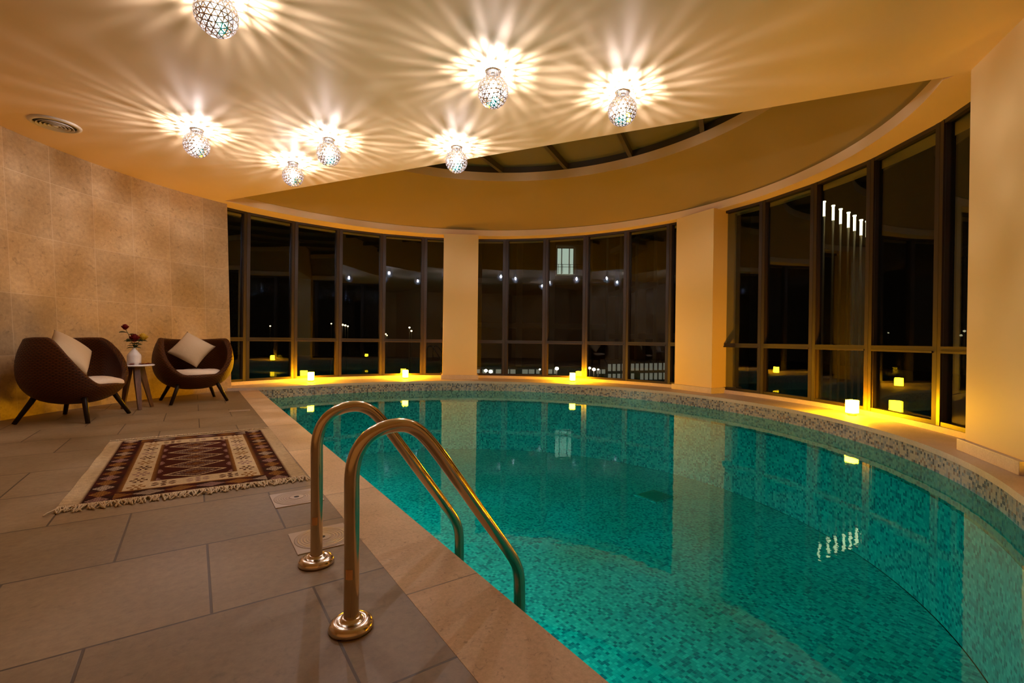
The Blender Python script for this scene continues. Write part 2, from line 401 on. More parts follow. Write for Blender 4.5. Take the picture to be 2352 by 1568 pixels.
# corner direction: top ends at the ceiling corner, bottom at the deck corner
struct(curved_wall('wall_left', ths, 4.45, 4.635, 0, ZC, M_wallst))
last = pol(ths[-1], 4.63)
def flatwall(name, p, q, th=.2, m=M_wallst, z0=-.05, z1=ZC + .02):
    p = Vector(p); q = Vector(q); L = (q - p).length; c = (p + q) / 2
    o = me(name, [(-L / 2, 0, z0), (L / 2, 0, z0), (L / 2, th, z0), (-L / 2, th, z0), (-L / 2, 0, z1), (L / 2, 0, z1), (L / 2, th, z1), (-L / 2, th, z1)],
           [(0, 1, 5, 4), (1, 2, 6, 5), (2, 3, 7, 6), (3, 0, 4, 7), (4, 5, 6, 7), (3, 2, 1, 0)], m, None, False,
           [(-L / 2, z0), (L / 2, z0), (L / 2, z0), (-L / 2, z0), (-L / 2, z1), (L / 2, z1), (L / 2, z1), (-L / 2, z1)])
    o.location = (c.x, c.y, 0); o.rotation_euler.z = math.atan2(q.y - p.y, q.x - p.x); return struct(o)
flatwall('wall_front', (-5.05, -1.75), last, .2).name = 'wall_west'
flatwall('wall_back', (2.75, -1.75), (-5.1, -1.75), .2, M_paint)
flatwall('wall_right', (2.55, 1.35), (2.75, -1.75), .2, M_paint)

# ---------------------------------------------------------------- ceiling with the dome opening
ch0 = Vector((-4.60, 7.434)); ch1 = Vector((3.51, 3.742)); chd = (ch1 - ch0).normalized(); chn = Vector((-chd.y, chd.x))
def side(p): return (Vector(p) - ch0).dot(chn)
op = [pol(t * .5, r_open(t * .5)) for t in range(-130, 240) if side(pol(t * .5, r_open(t * .5))) > 0.02]
op = [tuple(ch0)] + [p for p in op if (Vector(p) - ch0).dot(chd) > .05 and (Vector(p) - ch1).dot(chd) < -.02] + [tuple(ch1)]
outer = [pol(t, RW + .16) for t in range(-64, 140, 3)] + [(2.95, 1.2), (2.95, -1.95), (-5.6, -1.95), (-5.6, 4.2)] + [pol(t, 5.1) for t in range(-100, -64, 6)]
bm = bmesh.new()
def loop(pts, z):
    vs = [bm.verts.new((p[0], p[1], z)) for p in pts]
    return [bm.edges.new((vs[i], vs[(i + 1) % len(vs)])) for i in range(len(vs))]
es = loop(outer, ZC) + loop(op, ZC)
bmesh.ops.triangle_fill(bm, edges=es, use_beauty=True, use_dissolve=False)
ceil = frombm('ceiling', bm, M_ceil); struct(ceil)
ZFA = 3.145
fasc = []
V, Fc = [], []
n_ = len(op)
prof_o = [(0, ZC - .0005), (0, ZFA), (.07, ZFA)]
for i, p in enumerate(op):
    v = Vector(p); d = (v - C0).normalized()
    for (o_, z) in prof_o: q = v + d * o_; V.append((q.x, q.y, z))
for i in range(n_ - 1):
    for k in range(2): Fc.append((3 * i + k, 3 * i + k + 1, 3 * i + 4 + k, 3 * i + 3 + k))
dome = empty('ceiling_dome', (0, 0, 0)); struct(dome)
me('fascia_ring', V, Fc, M_ceil, dome, False)
# cove surface
def r_curb(th): t = R(th); return .008 * t * t + .46 * t + 3.12
ZK = 3.70
curb = [pol(t, r_curb(t)) for t in range(-60, 112) if side(pol(t, r_curb(t))) > .0]
def resample(P, N):
    P = [Vector(p) for p in P]; L = [0]
    for i in range(1, len(P)): L.append(L[-1] + (P[i] - P[i - 1]).length)
    out_ = []; j = 0
    for k in range(N):
        s = L[-1] * k / (N - 1)
        while j < len(P) - 2 and L[j + 1] < s: j += 1
        f_ = (s - L[j]) / max(1e-9, L[j + 1] - L[j]); out_.append(P[j].lerp(P[j + 1], min(1, f_)))
    return out_
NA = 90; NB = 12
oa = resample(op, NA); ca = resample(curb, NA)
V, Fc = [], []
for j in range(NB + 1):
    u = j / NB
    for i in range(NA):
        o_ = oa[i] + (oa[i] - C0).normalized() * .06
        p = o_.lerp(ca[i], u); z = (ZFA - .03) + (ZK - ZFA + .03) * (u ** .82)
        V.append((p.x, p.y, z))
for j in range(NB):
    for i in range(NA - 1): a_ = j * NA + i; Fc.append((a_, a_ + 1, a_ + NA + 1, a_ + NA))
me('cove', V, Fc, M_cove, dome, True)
V, Fc = [], []
for p in ca:
    d = (p - C0).normalized(); 
    for o_, z in ((0, ZK), (.0, ZK + .15), (.12, ZK + .15)): q = p + d * o_; V.append((q.x, q.y, z))
for i in range(NA - 1):
    for k in range(2): Fc.append((3 * i + k, 3 * i + k + 1, 3 * i + 4 + k, 3 * i + 3 + k))
me('curb', V, Fc, M_ceil, dome, False)
v = ch0 - chd * .2; q = ch1 + chd * .2
me('chord_wall', [(v.x, v.y, ZC), (q.x, q.y, ZC), (q.x, q.y, 4.1), (v.x, v.y, 4.1), (v.x - chn.x * .1, v.y - chn.y * .1, ZC + .001), (q.x - chn.x * .1, q.y - chn.y * .1, ZC + .001), (q.x - chn.x * .1, q.y - chn.y * .1, 4.1), (v.x - chn.x * .1, v.y - chn.y * .1, 4.1)],
   [(0, 1, 2, 3), (4, 5, 6, 7), (2, 3, 7, 6)], M_ceil, dome)
# skylight
sky = empty('skylight', (0, 0, 0)); struct(sky)
ZG = 3.93
gpoly = [tuple(p + (p - C0).normalized() * .1) for p in ca]
prism('pane', gpoly, ZG + .03, ZG + .04, M_skyglass, sky)
rz = math.atan2(chn.y, chn.x)
bars = [((-.536, 7.761), (-.054, 8.635)), ((.488, 7.287), (1.01, 8.338)), ((1.556, 6.826), (1.95, 7.767)), ((2.55, 6.396), (2.787, 6.923)), ((-1.53, 8.292), (-1.295, 8.61))]
Rot = Matrix.Rotation(rz, 3, 'Z')
for a_, b_ in bars:
    m_ = (Vector(a_) + Vector(b_)) / 2
    # run from the chord wall to the curb
    s0 = side(m_); base = m_ - chn * s0
    e = 0.0
    while e < 6:
        q = base + chn * e; th = math.degrees(math.atan2(q.x - C0.x, q.y - C0.y))
        if (q - C0).length > r_curb(th) + .06 and e > .2: break
        e += .02
    c_ = base + chn * (e / 2); box('bar', (c_.x, c_.y, ZG - .03), (e, .06, .10), M_dark, sky, rot=Rot)
V, Fc = [], []
for p in ca:
    d = (p - C0).normalized()
    for o_, z in ((.09, ZK + .151), (.02, ZK + .151), (.02, ZG + .03), (.09, ZG + .03)): q = p + d * o_; V.append((q.x, q.y, z))
for i in range(NA - 1):
    for k in range(4): kk = (k + 1) % 4; Fc.append((4 * i + k, 4 * i + kk, 4 * i + 4 + kk, 4 * i + 4 + k))
me('perimeter_frame', V, Fc, M_dark, sky, False)

# ---------------------------------------------------------------- ceiling lamps
M_bulb = bpy.data.materials.new('bulb_glow'); M_bulb.use_nodes = True; n = NT(M_bulb); n.t.nodes.remove(n.b)
em = n.n('ShaderNodeEmission'); em.inputs[0].default_value = (1, .95, .92, 1); em.inputs[1].default_value = 350
tr = n.n('ShaderNodeBsdfTransparent'); mx = n.n('ShaderNodeMixShader'); mx.inputs[0].default_value = .25
n.l(tr.outputs[0], mx.inputs[1]); n.l(em.outputs[0], mx.inputs[2]); n.l(mx.outputs[0], n.t.nodes['Material Output'].inputs[0])
def perforated(name, rx, rz_, zc, parent, m):
    bm = bmesh.new(); bmesh.ops.create_icosphere(bm, subdivisions=3, radius=1.0)
    r_ = bmesh.ops.inset_individual(bm, faces=bm.faces[:], thickness=.030, use_even_offset=True)
    small = [f for f in bm.faces if len(f.verts) == 3]
    bmesh.ops.delete(bm, geom=small, context='FACES')
    top = [v for v in bm.verts if v.co.z > .90]
    bmesh.ops.delete(bm, geom=top, context='VERTS')
    for v in bm.verts: v.co = Vector((v.co.x * rx, v.co.y * rx, v.co.z * rz_ + zc))
    d = bpy.data.meshes.new(name); bm.to_mesh(d); bm.free(); d.materials.append(m)
    o = link(bpy.data.objects.new(name, d), parent)
    md = o.modifiers.new('thick', 'SOLIDIFY'); md.thickness = .0022
    return o
lamp_pos = [(-1.859, 2.906), (-.177, 3.765), (.931, 4.051), (-.647, 5.25), (-2.732, 5.782), (-2.017, 5.084), (-3.317, 4.887)]
lamp_lab = ['perforated chrome globe ceiling lamp nearest the camera, cut by the top edge', 'perforated chrome globe ceiling lamp, large one at top middle', 'perforated chrome globe ceiling lamp, rightmost of the seven',
            'perforated chrome globe ceiling lamp overlapping the straight edge of the dome opening', 'perforated chrome globe ceiling lamp, lowest in the photo, above the window corner',
            'perforated chrome globe ceiling lamp right above the lowest one, in the middle of the ceiling', 'perforated chrome globe ceiling lamp nearest the round air vent']
def make_lamp():
    g = empty('ceiling_lamp', (0, 0, ZC))
    lathe('canopy', [(.062, 0), (.062, -.010), (.056, -.014)], M_shade, g, 32)
    bm = bmesh.new()
    for k in range(22):
        a = 2 * PI * k / 22; bbox(bm, (.056 * math.cos(a), .056 * math.sin(a), -.030), (.004, .006, .034), Matrix.Rotation(a, 3, 'Z'))
    frombm('neck', bm, M_shade, g)
    perforated('perforated_shade', .124, .128, -.160, g, M_shade)
    lathe('bulb_socket', [(.014, -.016), (.014, -.07), (.009, -.085)], M_white, g, 16)
    me_ = lathe('bulb_glass', [(.006, .055), (.02, .045), (.028, .02), (.030, -.01), (.022, -.036), (.006, -.046)], M_bulb, g, 20, (0, 0, -.14))
    L = bpy.data.lights.new('bulb', 'POINT'); L.energy = LAMP_W; L.color = LAMP_COL; L.shadow_soft_size = .0085
    lo = bpy.data.objects.new('bulb', L); C.objects.link(lo); lo.parent = g; lo.location = (0, 0, -.128)
    return g
l0 = make_lamp()
for k, (x, y) in enumerate(lamp_pos):
    o = l0 if k == 0 else copy_tree(l0)
    o.location = (x, y, ZC); o.rotation_euler.z = k * .7; tag(o, lamp_lab[k], 'ceiling lamp', 'perforated globe lamps on the ceiling')
# vent
g = empty('ceiling_vent', (-4.70, 4.79, ZC), 0, 'round white air diffuser with concentric rings in the ceiling above the left wall', 'vent')
lathe('rim', [(.205, 0), (.205, -.008), (.17, -.022), (.165, -.004), (.165, 0)], M_vent, g, 48)
lathe('backing', [(.166, -.001), (.166, -.003)], M_hole, g, 48)
for r_ in (.135, .105, .075, .045): lathe('ring', [(r_ + .012, -.028), (r_ - .008, -.006), (r_ - .011, -.006), (r_ + .009, -.030)], M_vent, g, 48, close=True)
lathe('hub', [(.02, -.004), (.026, -.026), (.012, -.03)], M_vent, g, 32)

# ---------------------------------------------------------------- lanterns
def make_lantern():
    g = empty('lantern')
    bm = bmesh.new(); bbox(bm, (0, 0, .102), (.098, .098, .150), bev=.007); frombm('shade', bm, M_lant, g)
    lathe('base', [(.046, 0), (.046, .012), (.038, .026)], M_lbase, g, 28)
    return g
lant = [(-3.749, 8.728, ZL, .2, 'glowing cube lantern on the ledge, leftmost by the glass near the chairs'),
        (-2.192, 9.64, ZL, .5, 'glowing cube lantern on the ledge just left of the slim middle pillar'),
        (1.227, 9.399, ZL, .1, 'glowing cube lantern on the ledge before the middle window section'),
        (3.959, 5.424, ZL, .35, 'glowing cube lantern on the ledge before the right window section'),
        (3.42, 2.05, ZL, .3, 'glowing cube lantern on the ledge behind the right pillar')]
q0 = make_lantern()
for k, (x, y, z, rz_, lb) in enumerate(lant):
    o = q0 if k == 0 else copy_tree(q0)
    o.location = (x, y, z); o.rotation_euler.z = rz_; tag(o, lb, 'lantern', 'glowing lanterns on the pool ledge')
# ---------------------------------------------------------------- pool ladder
lad = empty('pool_ladder', (0, 0, 0), 0, 'polished steel pool ladder with two arched handrails over the deck edge', 'pool ladder')
prof = [(.400, .0), (.400, .2), (.398, .40), (.397, .461), (.405, .514), (.428, .556), (.462, .583), (.505, .598), (.552, .600), (.590, .588), (.625, .562), (.671, .508), (.760, .384), (.836, .277), (.912, .172), (.965, .098), (1.000, .045), (1.018, .0), (1.024, -.06), (1.024, -.3), (1.024, -1.0)]
def smooth_path(P, it=2):
    for _ in range(it):
        Q = [P[0]]
        for i in range(len(P) - 1):
            a_, b_ = P[i], P[i + 1]
            Q += [tuple(x * .75 + y * .25 for x, y in zip(a_, b_)), tuple(x * .25 + y * .75 for x, y in zip(a_, b_))]
        P = Q + [P[-1]]
    return P
prof = smooth_path(prof)
for s_ in (1.431, 1.915):
    pts = [(*dp(a_, s_), z) for a_, z in prof]
    rail = tube('handrail', pts, .0222, M_chrome, lad, 28)
    cx_, cy_ = dp(.40, s_)
    fl = lathe('flange', [(.064, 0), (.066, .006), (.062, .018), (.050, .025), (.038, .026), (.034, .022), (.030, .034), (.0235, .036)], M_chrome2, rail, 40, (cx_, cy_, .0005))
    # paper sticker wrapped round part of the post, turned to the camera
    V, Fc = [], []; va = math.atan2(-cy_, -cx_) - .35
    for z in (.155, .185):
        for k in range(9): a_ = va + (k - 4) * .12; V.append((cx_ + .0227 * math.cos(a_), cy_ + .0227 * math.sin(a_), z))
    for k in range(8): Fc.append((k, k + 1, k + 10, k + 9))
    me('sticker', V, Fc, M_gasket, rail, True)
for z in (-.45, -.72, -.98):
    a_ = Vector((*dp(1.024, 1.431), z)); b_ = Vector((*dp(1.024, 1.915), z)); c_ = (a_ + b_) / 2
    box('step', c_, (.07, .48, .02), M_chrome2, lad, rot=Matrix.Rotation(fl_ax, 3, 'Z'), bev=.004)

# ---------------------------------------------------------------- skimmer lids, channel
for k, s_ in enumerate((2.752, 2.14)):
    x, y = dp(.470, s_)
    g = empty('skimmer_lid', (x, y, 0), fl_ax, ['square cream access lid in the deck beside the far handrail, nearer the rug', 'square cream access lid in the deck between the two handrails'][k], 'access lid', 'skimmer lids in the deck')
    box('frame', (0, 0, .001), (.236, .236, .006), M_plate, g)
    lathe('lid', [(.112, .002), (.112, .0052), (.108, .0055)], M_plate2, g, 64)
    for r_ in (.1, .088, .076, .064, .052): lathe('ring', [(r_, .005), (r_, .0062), (r_ - .006, .0062), (r_ - .006, .005)], M_plate, g, 64, close=True)
    lathe('centre_cap', [(.036, .005), (.036, .0075), (.032, .008)], M_plate, g, 40)
    lathe('finger_hole', [(.013, .0078), (.013, .0085)], M_hole, g, 24)
x, y = dp(.455, 6.34)
g = empty('deck_channel', (x, y, 0), fl_ax, 'short pale metal channel set in the deck tiles beside the coping', 'channel')
box('cover', (0, 0, .002), (.215, .06, .006), M_plate, g)
box('slot', (0, 0, .0052), (.19, .012, .002), M_plate2, g)

# ---------------------------------------------------------------- rug
def make_rug():
    NL = Vector((-2.251, 2.316)); FL = Vector((-3.245, 3.778)); FR = Vector((-2.275, 4.407)); NR = Vector((-1.271, 2.905))
    nu, nv = 226, 350
    Wm, Lm = 1.13, 1.78
    CR, CR2 = (.62, .46, .25), (.50, .37, .20)
    MA, BL = (.050, .006, .003), (.028, .006, .003)
    GO, LI, BR, PK = (.27, .12, .022), (.40, .29, .19), (.10, .036, .010), (.30, .17, .13)
    def lerp3(a_, b_, t): return tuple(x + (y - x) * t for x, y in zip(a_, b_))
    def star(du, dv):       # jagged flower motif, 0 outside
        du, dv = abs(du), abs(dv); return du + dv * .9 < 1 and ((du * 5 + dv * 3) % 1.6 < 1.05 or du + dv < .35)
    def col(u, v):
        um, vm = u * Wm, v * Lm
        eu = min(um, Wm - um); ev = min(vm, Lm - vm)
        # cream selvedge
        if eu < .07: return CR if (int(vm * 160) % 3) else CR2
        if ev < .028: return CR
        if eu < .085 and ev > .028: return lerp3(CR, BR, (eu - .07) / .015)
        # dark ring with woven medallions
        if eu < .205 or ev < .165:
            if eu < .205:
                c_ = (eu - .142) / .055; k = vm / .118; i = int(k); d = (k - i - .5) * 2
            else:
                c_ = (ev - .098) / .055; k = (um) / .142; i = int(k); d = (k - i - .5) * 2
            if ev < .165 and eu < .205: pass
            base = MA if i % 2 else BL
            cc = (PK, GO, LI, GO)[i % 4]
            if abs(c_) + abs(d) * .85 < .92:
                j = (abs(c_) * 3.2 + (int(abs(d) * 7) % 2) * .5) % 1
                return cc if j < .62 else lerp3(base, cc, .35)
            return base
        if eu < .232: return lerp3(MA, GO, (eu - .205) / .027)
        if ev < .18: return GO
        # cream flower band
        if eu < .345 or ev < .33:
            if eu < .345: a_ = (eu - .288) / .042; k = vm / .155; i = int(k); d = (k - i - .5) * 2.6
            else: a_ = (ev - .255) / .055; k = um / .165; i = int(k); d = (k - i - .5) * 2.6
            r_ = math.hypot(a_, d)
            if r_ < 1.05:
                an = math.atan2(d, a_); 
                if r_ < .25 or (.42 < r_ < (.98 if math.cos(an * 6) > .05 else .3)): return (MA, GO, BR, PK)[i % 4] if (i % 2 or r_ < .8) else BR
            return CR
        if eu < .372: return lerp3(GO, MA, (eu - .345) / .027)
        if ev < .342: return BR
        # maroon field with nested zig-zag diamonds
        cu = (um - Wm / 2) / .168; fv = (vm - .342) / (Lm - .684); n5 = fv * 5; i = int(n5); d = (n5 - i - .5) * 2
        q = abs(cu) + abs(d) * 1.0
        if abs(cu) < 1.0:
            ring = q
            if .88 < ring < 1.0 or .55 < ring < .63 or .26 < ring < .33: return CR if ring > .8 else (LI if ring > .5 else GO)
            if ring < .12: return GO
            if 1.0 < ring < 1.12: return BR
        if abs(abs(cu) - 1.13) < .14 and abs(d) > .5 and star((abs(cu) - 1.13) / .14, (1 - abs(d)) / .5): return PK
        return MA
    V, Fc, cols = [], [], []
    for j in range(nv + 1):
        for i in range(nu + 1):
            u, v = i / nu, j / nv
            a_ = NL.lerp(NR, u); b_ = FL.lerp(FR, u); p = a_.lerp(b_, v)
            z = .009 + .0018 * math.sin(u * 9 + v * 5) * math.sin(v * 11 - u * 3)
            z += .006 * max(0, 1 - min(u, 1 - u) * 30) * (0.5 + .5 * math.sin(v * 23))
            V.append((p.x, p.y, z))
    for j in range(nv):
        for i in range(nu):
            a_ = j * (nu + 1) + i; Fc.append((a_, a_ + 1, a_ + nu + 2, a_ + nu + 1)); cols.append(col((i + .5) / nu, (j + .5) / nv))
    # thickness skirt
    nb = len(V); ring = [i for i in range(nu + 1)] + [j * (nu + 1) + nu for j in range(1, nv + 1)] + [nv * (nu + 1) + i for i in range(nu - 1, -1, -1)] + [j * (nu + 1) for j in range(nv - 1, 0, -1)]
    for r_ in ring: x_, y_, z_ = V[r_]; V.append((x_, y_, .001))
    for k in range(len(ring)):
        q = (k + 1) % len(ring); Fc.append((ring[k], nb + k, nb + q, ring[q])); cols.append(CR)
    m = mat('woven_wool', (.5, .4, .3), .95, spec=.08); n = NT(m)
    at_ = n.n('ShaderNodeAttribute'); at_.attribute_name = 'weave'
    tc_ = n.n('ShaderNodeTexCoord'); nzz = n.noise(tc_.outputs['Object'], 260, 3, .7); nz3 = n.noise(tc_.outputs['Object'], 30, 3, .6)
    c_ = n.mixc(1.0, at_.outputs['Color'], n.ramp(nzz, [(.3, (.62,) * 3), (.7, (1.15,) * 3)]), 'MULTIPLY')
    c_ = n.mixc(1.0, c_, n.ramp(nz3, [(.3, (.85,) * 3), (.7, (1.08,) * 3)]), 'MULTIPLY')
    n.l(c_, n.b.inputs['Base Color']); n.l(n.bump(nzz, .5, .003), n.b.inputs['Normal'])
    g = empty('rug', (0, 0, 0), 0, 'maroon and cream woven kilim rug with fringes on the deck', 'rug')
    o = me('woven_body', V, Fc, m, g)
    ca_ = o.data.color_attributes.new('weave', 'FLOAT_COLOR', 'CORNER')
    li = 0
    for p in o.data.polygons:
        for l_ in p.loop_indices: ca_.data[l_].color = (*cols[p.index], 1)
    mf = mat('fringe_cotton', (.62, .50, .32), .9)
    for a_, b_, sg, N, Lf in ((NL, NR, -1, 170, .075), (FL, FR, 1, 140, .05)):
        V, Fc = [], []
        out_ = (FL - NL).normalized() * sg
        for k in range(N):
            u = (k + random.uniform(-.4, .4)) / N; p = a_.lerp(b_, min(1, max(0, u))); sw = random.uniform(-.5, .5)
            al = (b_ - a_).normalized(); pts = []; L_ = Lf * random.uniform(.6, 1.2); z0 = .010
            for s_ in range(5):
                t_ = s_ / 4; q = p + out_ * (L_ * t_) + al * (sw * L_ * t_ * t_) + al * .004 * math.sin(t_ * 7 + k)
                pts.append((q.x, q.y, z0 * (1 - t_) + .005 + .006 * random.random() * (s_ in (1, 2, 3))))
            v_, f_ = tube_geo(pts, [.0036, .0042, .0038, .0044, .0028], 5); o_ = len(V); V += v_; Fc += [tuple(i + o_ for i in ff) for ff in f_]
        fo = me('fringe', V, Fc, mf, g); tag(fo, kind='stuff')
make_rug()

# ---------------------------------------------------------------- wicker chairs
def r_out(z):
    if z < .57: q = max(0, 1 - ((.57 - z) / .41) ** 2.5); return .445 * q ** (1 / 2.5)
    return .445 - .75 * (z - .57) ** 2 - .05 * max(0, z - .57)
def z_rim(ph):          # ph in degrees from the front
    a_ = abs(ph); t_ = min(1, max(0, (a_ - 24) / 68)); t_ = t_ * t_ * (3 - 2 * t_)
    return .345 + .470 * t_ - .02 * min(1, max(0, (a_ - 110) / 50))
def make_chair(loc, facing, label):
    rz_ = math.atan2(facing[1], facing[0])
    g = empty('wicker_chair', (*loc, 0), rz_, label, 'chair', 'dark wicker tub chairs by the stone wall')
    N = 96; V, U, Fc = [], [], []
    rows = []
    for i in range(N):
        ph = -180 + 360 * i / N; zr = z_rim(ph); a_ = R(ph); col_ = []
        for k in range(17):
            t_ = k / 16; z = .168 + (zr - .168) * t_ ** 1.25; r_ = max(.02, r_out(z)); col_.append((r_, z))
        ro = r_out(zr)
        for k in range(1, 6):      # rolled rim
            b_ = PI * k / 6; col_.append((ro - .032 + .032 * math.cos(b_), zr + .03 * math.sin(b_)))
        zi = .305
        for k in range(12):
            t_ = k / 11; z = zr + (zi - zr) * t_; r_ = max(.05, min(r_out(z), ro + .2) - .064 - .05 * t_ * t_); col_.append((r_, z))
        col_.append((.18, zi - .01)); col_.append((.02, zi - .012))
        sx = 1.0; L_ = 0
        for k, (r_, z) in enumerate(col_):
            if k: L_ += math.dist(col_[k - 1], (r_, z))
            fr = .96 if abs(ph) < 90 else 1.0
            V.append((r_ * math.cos(a_) * (.98), r_ * math.sin(a_) * 1.03, z)); U.append((a_ * .42, L_))
        rows.append(len(col_))
    K = rows[0]
    for i in range(N):
        j = (i + 1) % N
        for k in range(K - 1): Fc.append((i * K + k, j * K + k, j * K + k + 1, i * K + k + 1))
    d = bpy.data.meshes.new('woven_shell'); d.from_pydata(V, [], Fc); L = d.uv_layers.new(name='UVMap')
    for p in d.polygons:
        p.use_smooth = True; us = [U[d.loops[l_].vertex_index] for l_ in p.loop_indices]; mxu = max(u_[0] for u_ in us)
        for l_, u_ in zip(p.loop_indices, us): L.data[l_].uv = (u_[0] + (2 * PI * .42 if mxu - u_[0] > 1 else 0), u_[1])
    d.materials.append(M_wick); link(bpy.data.objects.new('woven_shell', d), g)
    for sx, sy in ((1, 1), (1, -1), (-1, 1), (-1, -1)):
        tube('leg', [(sx * .205, sy * .205, .28), (sx * .235, sy * .235, .2), (sx * .315, sy * .315, 0.002)], [.026, .024, .019], M_leg, g, 14)
    return g
chL = make_chair((-4.52, 4.85), (.98, .16), 'dark wicker tub chair left of the side table, seen from the side')
chR = make_chair((-4.28, 6.30), (.72, -.69), 'dark wicker tub chair nearest the windows, facing the camera')
def cushion(loc, rz_, label):
    V, Fc = [], []; nu, nv = 40, 12
    for j in range(nv + 1):
        b_ = -PI / 2 + PI * j / nv
        for i in range(nu):
            a_ = 2 * PI * i / nu; cr = abs(math.cos(b_)) ** .45; rr = .30 * cr * (1 + .03 * math.sin(3 * a_ + 1) + .02 * math.sin(5 * a_))
            V.append((rr * math.cos(a_) * .98, rr * math.sin(a_) * 1.02, .062 + .060 * math.copysign(abs(math.sin(b_)) ** .7, math.sin(b_)) + .008 * math.sin(4 * a_ + rr * 9) * cr))
    for j in range(nv):
        for i in range(nu): k = (i + 1) % nu; Fc.append((j * nu + i, j * nu + k, (j + 1) * nu + k, (j + 1) * nu + i))
    o = me('seat_cushion', V, Fc, M_cush, None, True); o.location = loc; o.rotation_euler.z = rz_
    tag(o, label, 'cushion', 'white round seat cushions in the wicker chairs'); return o
cushion((-4.44, 4.88, .305), .2, 'puffy white seat cushion in the left wicker chair')
cushion((-4.235, 6.255, .305), .8, 'puffy white seat cushion in the wicker chair nearest the windows')
def pillow(loc, face, lean, size, label, roll=45, th=.085):
    V, Fc = [], []; N = 22
    for sgn in (1, -1):
        for j in range(N + 1):
            for i in range(N + 1):
                u, v_ = -1 + 2 * i / N, -1 + 2 * j / N
                pin = 1 - .075 * ((1 - abs(u) ** 2) * abs(v_) ** 3); pin2 = 1 - .075 * ((1 - abs(v_) ** 2) * abs(u) ** 3)
                w_ = th * max(0, (1 - u ** 2) * (1 - v_ ** 2)) ** .42
                V.append((u * pin2 * size / 2, sgn * (w_ + .0015), v_ * pin * size / 2))
    M1 = (N + 1) ** 2
    for s_ in (0, 1):
        for j in range(N):
            for i in range(N):
                a_ = s_ * M1 + j * (N + 1) + i; f_ = (a_, a_ + 1, a_ + N + 2, a_ + N + 1); Fc.append(f_ if s_ else f_[::-1])
    o = me('throw_pillow', V, Fc, M_linen, None, True)
    bm = bmesh.new(); bm.from_mesh(o.data); bmesh.ops.remove_doubles(bm, verts=bm.verts, dist=.0035); bm.to_mesh(o.data); bm.free()
    for p in o.data.polygons: p.use_smooth = True
    rz_ = math.atan2(face[1], face[0]) + PI / 2
    o.matrix_world = Matrix.Translation(loc) @ Matrix.Rotation(rz_, 4, 'Z') @ Matrix.Rotation(R(lean), 4, 'X') @ Matrix.Rotation(R(roll), 4, 'Y')
    tag(o, label, 'pillow', 'square cream pillows on the wicker chairs'); return o
pillow((-4.35, 6.35, .69), (.62, -.78), -30, .40, 'square cream pillow standing on its corner in the wicker chair nearest the windows', 36)
pillow((-4.60, 4.87, .685), (.90, .10), -34, .40, 'square cream pillow leaning on its corner in the left wicker chair', 45)

# ---------------------------------------------------------------- side table, vase, roses, petals
TC = Vector((-4.49, 5.565)); TZ = .505
tb = empty('side_table', (TC.x, TC.y, 0), 0, 'small round white side table with three splayed wooden legs', 'side table')
lathe('tabletop', [(.175, TZ), (.190, TZ + .004), (.192, TZ + .012), (.188, TZ + .019), (.178, TZ + .021)], M_white, tb, 48)
for fx, fy in ((-4.599, 5.53), (-4.335, 5.452), (-4.395, 5.715)):
    p = Vector((fx, fy)) - TC; d = p.normalized(); tp = d * .055
    bm = bmesh.new(); V0 = Vector((p.x, p.y, 0.002)); V1 = Vector((tp.x, tp.y, TZ)); ax = (V1 - V0).normalized()
    u = Vector((-d.y, d.x, 0)); w2 = ax.cross(u)
    vs = []
    for c_, hw, hd in ((V0, .017, .015), (V0.lerp(V1, .72), .029, .026), (V1, .026, .034)):
        for a_, b_ in ((-1, -1), (1, -1), (1, 1), (-1, 1)): q = c_ + u * a_ * hw + w2 * b_ * hd; vs.append(bm.verts.new((q.x, q.y, max(0.001, min(TZ, q.z)))))
    for k in range(2):
        for i in range(4): j = (i + 1) % 4; bm.faces.new((vs[4 * k + i], vs[4 * k + j], vs[4 * k + 4 + j], vs[4 * k + 4 + i]))
    bm.faces.new(vs[0:4]); bm.faces.new(vs[8:12]); frombm('leg', bm, M_tleg, tb)
TT = TZ + .021
vs_ = lathe('vase', [(.060, 0), (.067, .004), (.069, .03), (.069, .10), (.064, .118), (.045, .145), (.026, .172), (.0155, .188), (.0145, .198), (.010, .199), (.009, .16)], M_white, None, 40)
vs_.location = (TC.x - .005, TC.y - .005, TT); tag(vs_, 'white ceramic bottle vase with a narrow neck on the side table', 'vase')
rv = Vector((.78, .62, 0)); VB = Vector((TC.x - .005, TC.y - .005, TT))
def rose_bloom(c, r_, m, parent, name='bloom'):
    V, Fc = [], []
    for ring, (nP, rr, op_, h_) in enumerate(((3, .35, .15, .9), (5, .65, .3, .8), (6, .95, .55, .62))):
        for k in range(nP):
            a0 = 2 * PI * k / nP + ring * .6; o_ = len(V); nu, nv = 5, 5
            for j in range(nv):
                t_ = j / (nv - 1)
                for i in range(nu):
                    s_ = -1 + 2 * i / (nu - 1); a_ = a0 + s_ * (PI / nP) * 1.15 * (0.55 + .45 * t_)
                    rad = rr * r_ * (.35 + .65 * math.sin(t_ * 1.6)) * (1 + op_ * (t_ - .5) * .35); z = r_ * 2.1 * h_ * t_ * (1 - .18 * s_ * s_ * t_) - r_ * .8
                    V.append(c + Vector((rad * math.cos(a_), rad * math.sin(a_), z)))
            for j in range(nv - 1):
                for i in range(nu - 1): q = o_ + j * nu + i; Fc.append((q, q + 1, q + nu + 1, q + nu))
    o = me(name, V, Fc, m, parent, True); md = o.modifiers.new('thick', 'SOLIDIFY'); md.thickness = .0015; return o
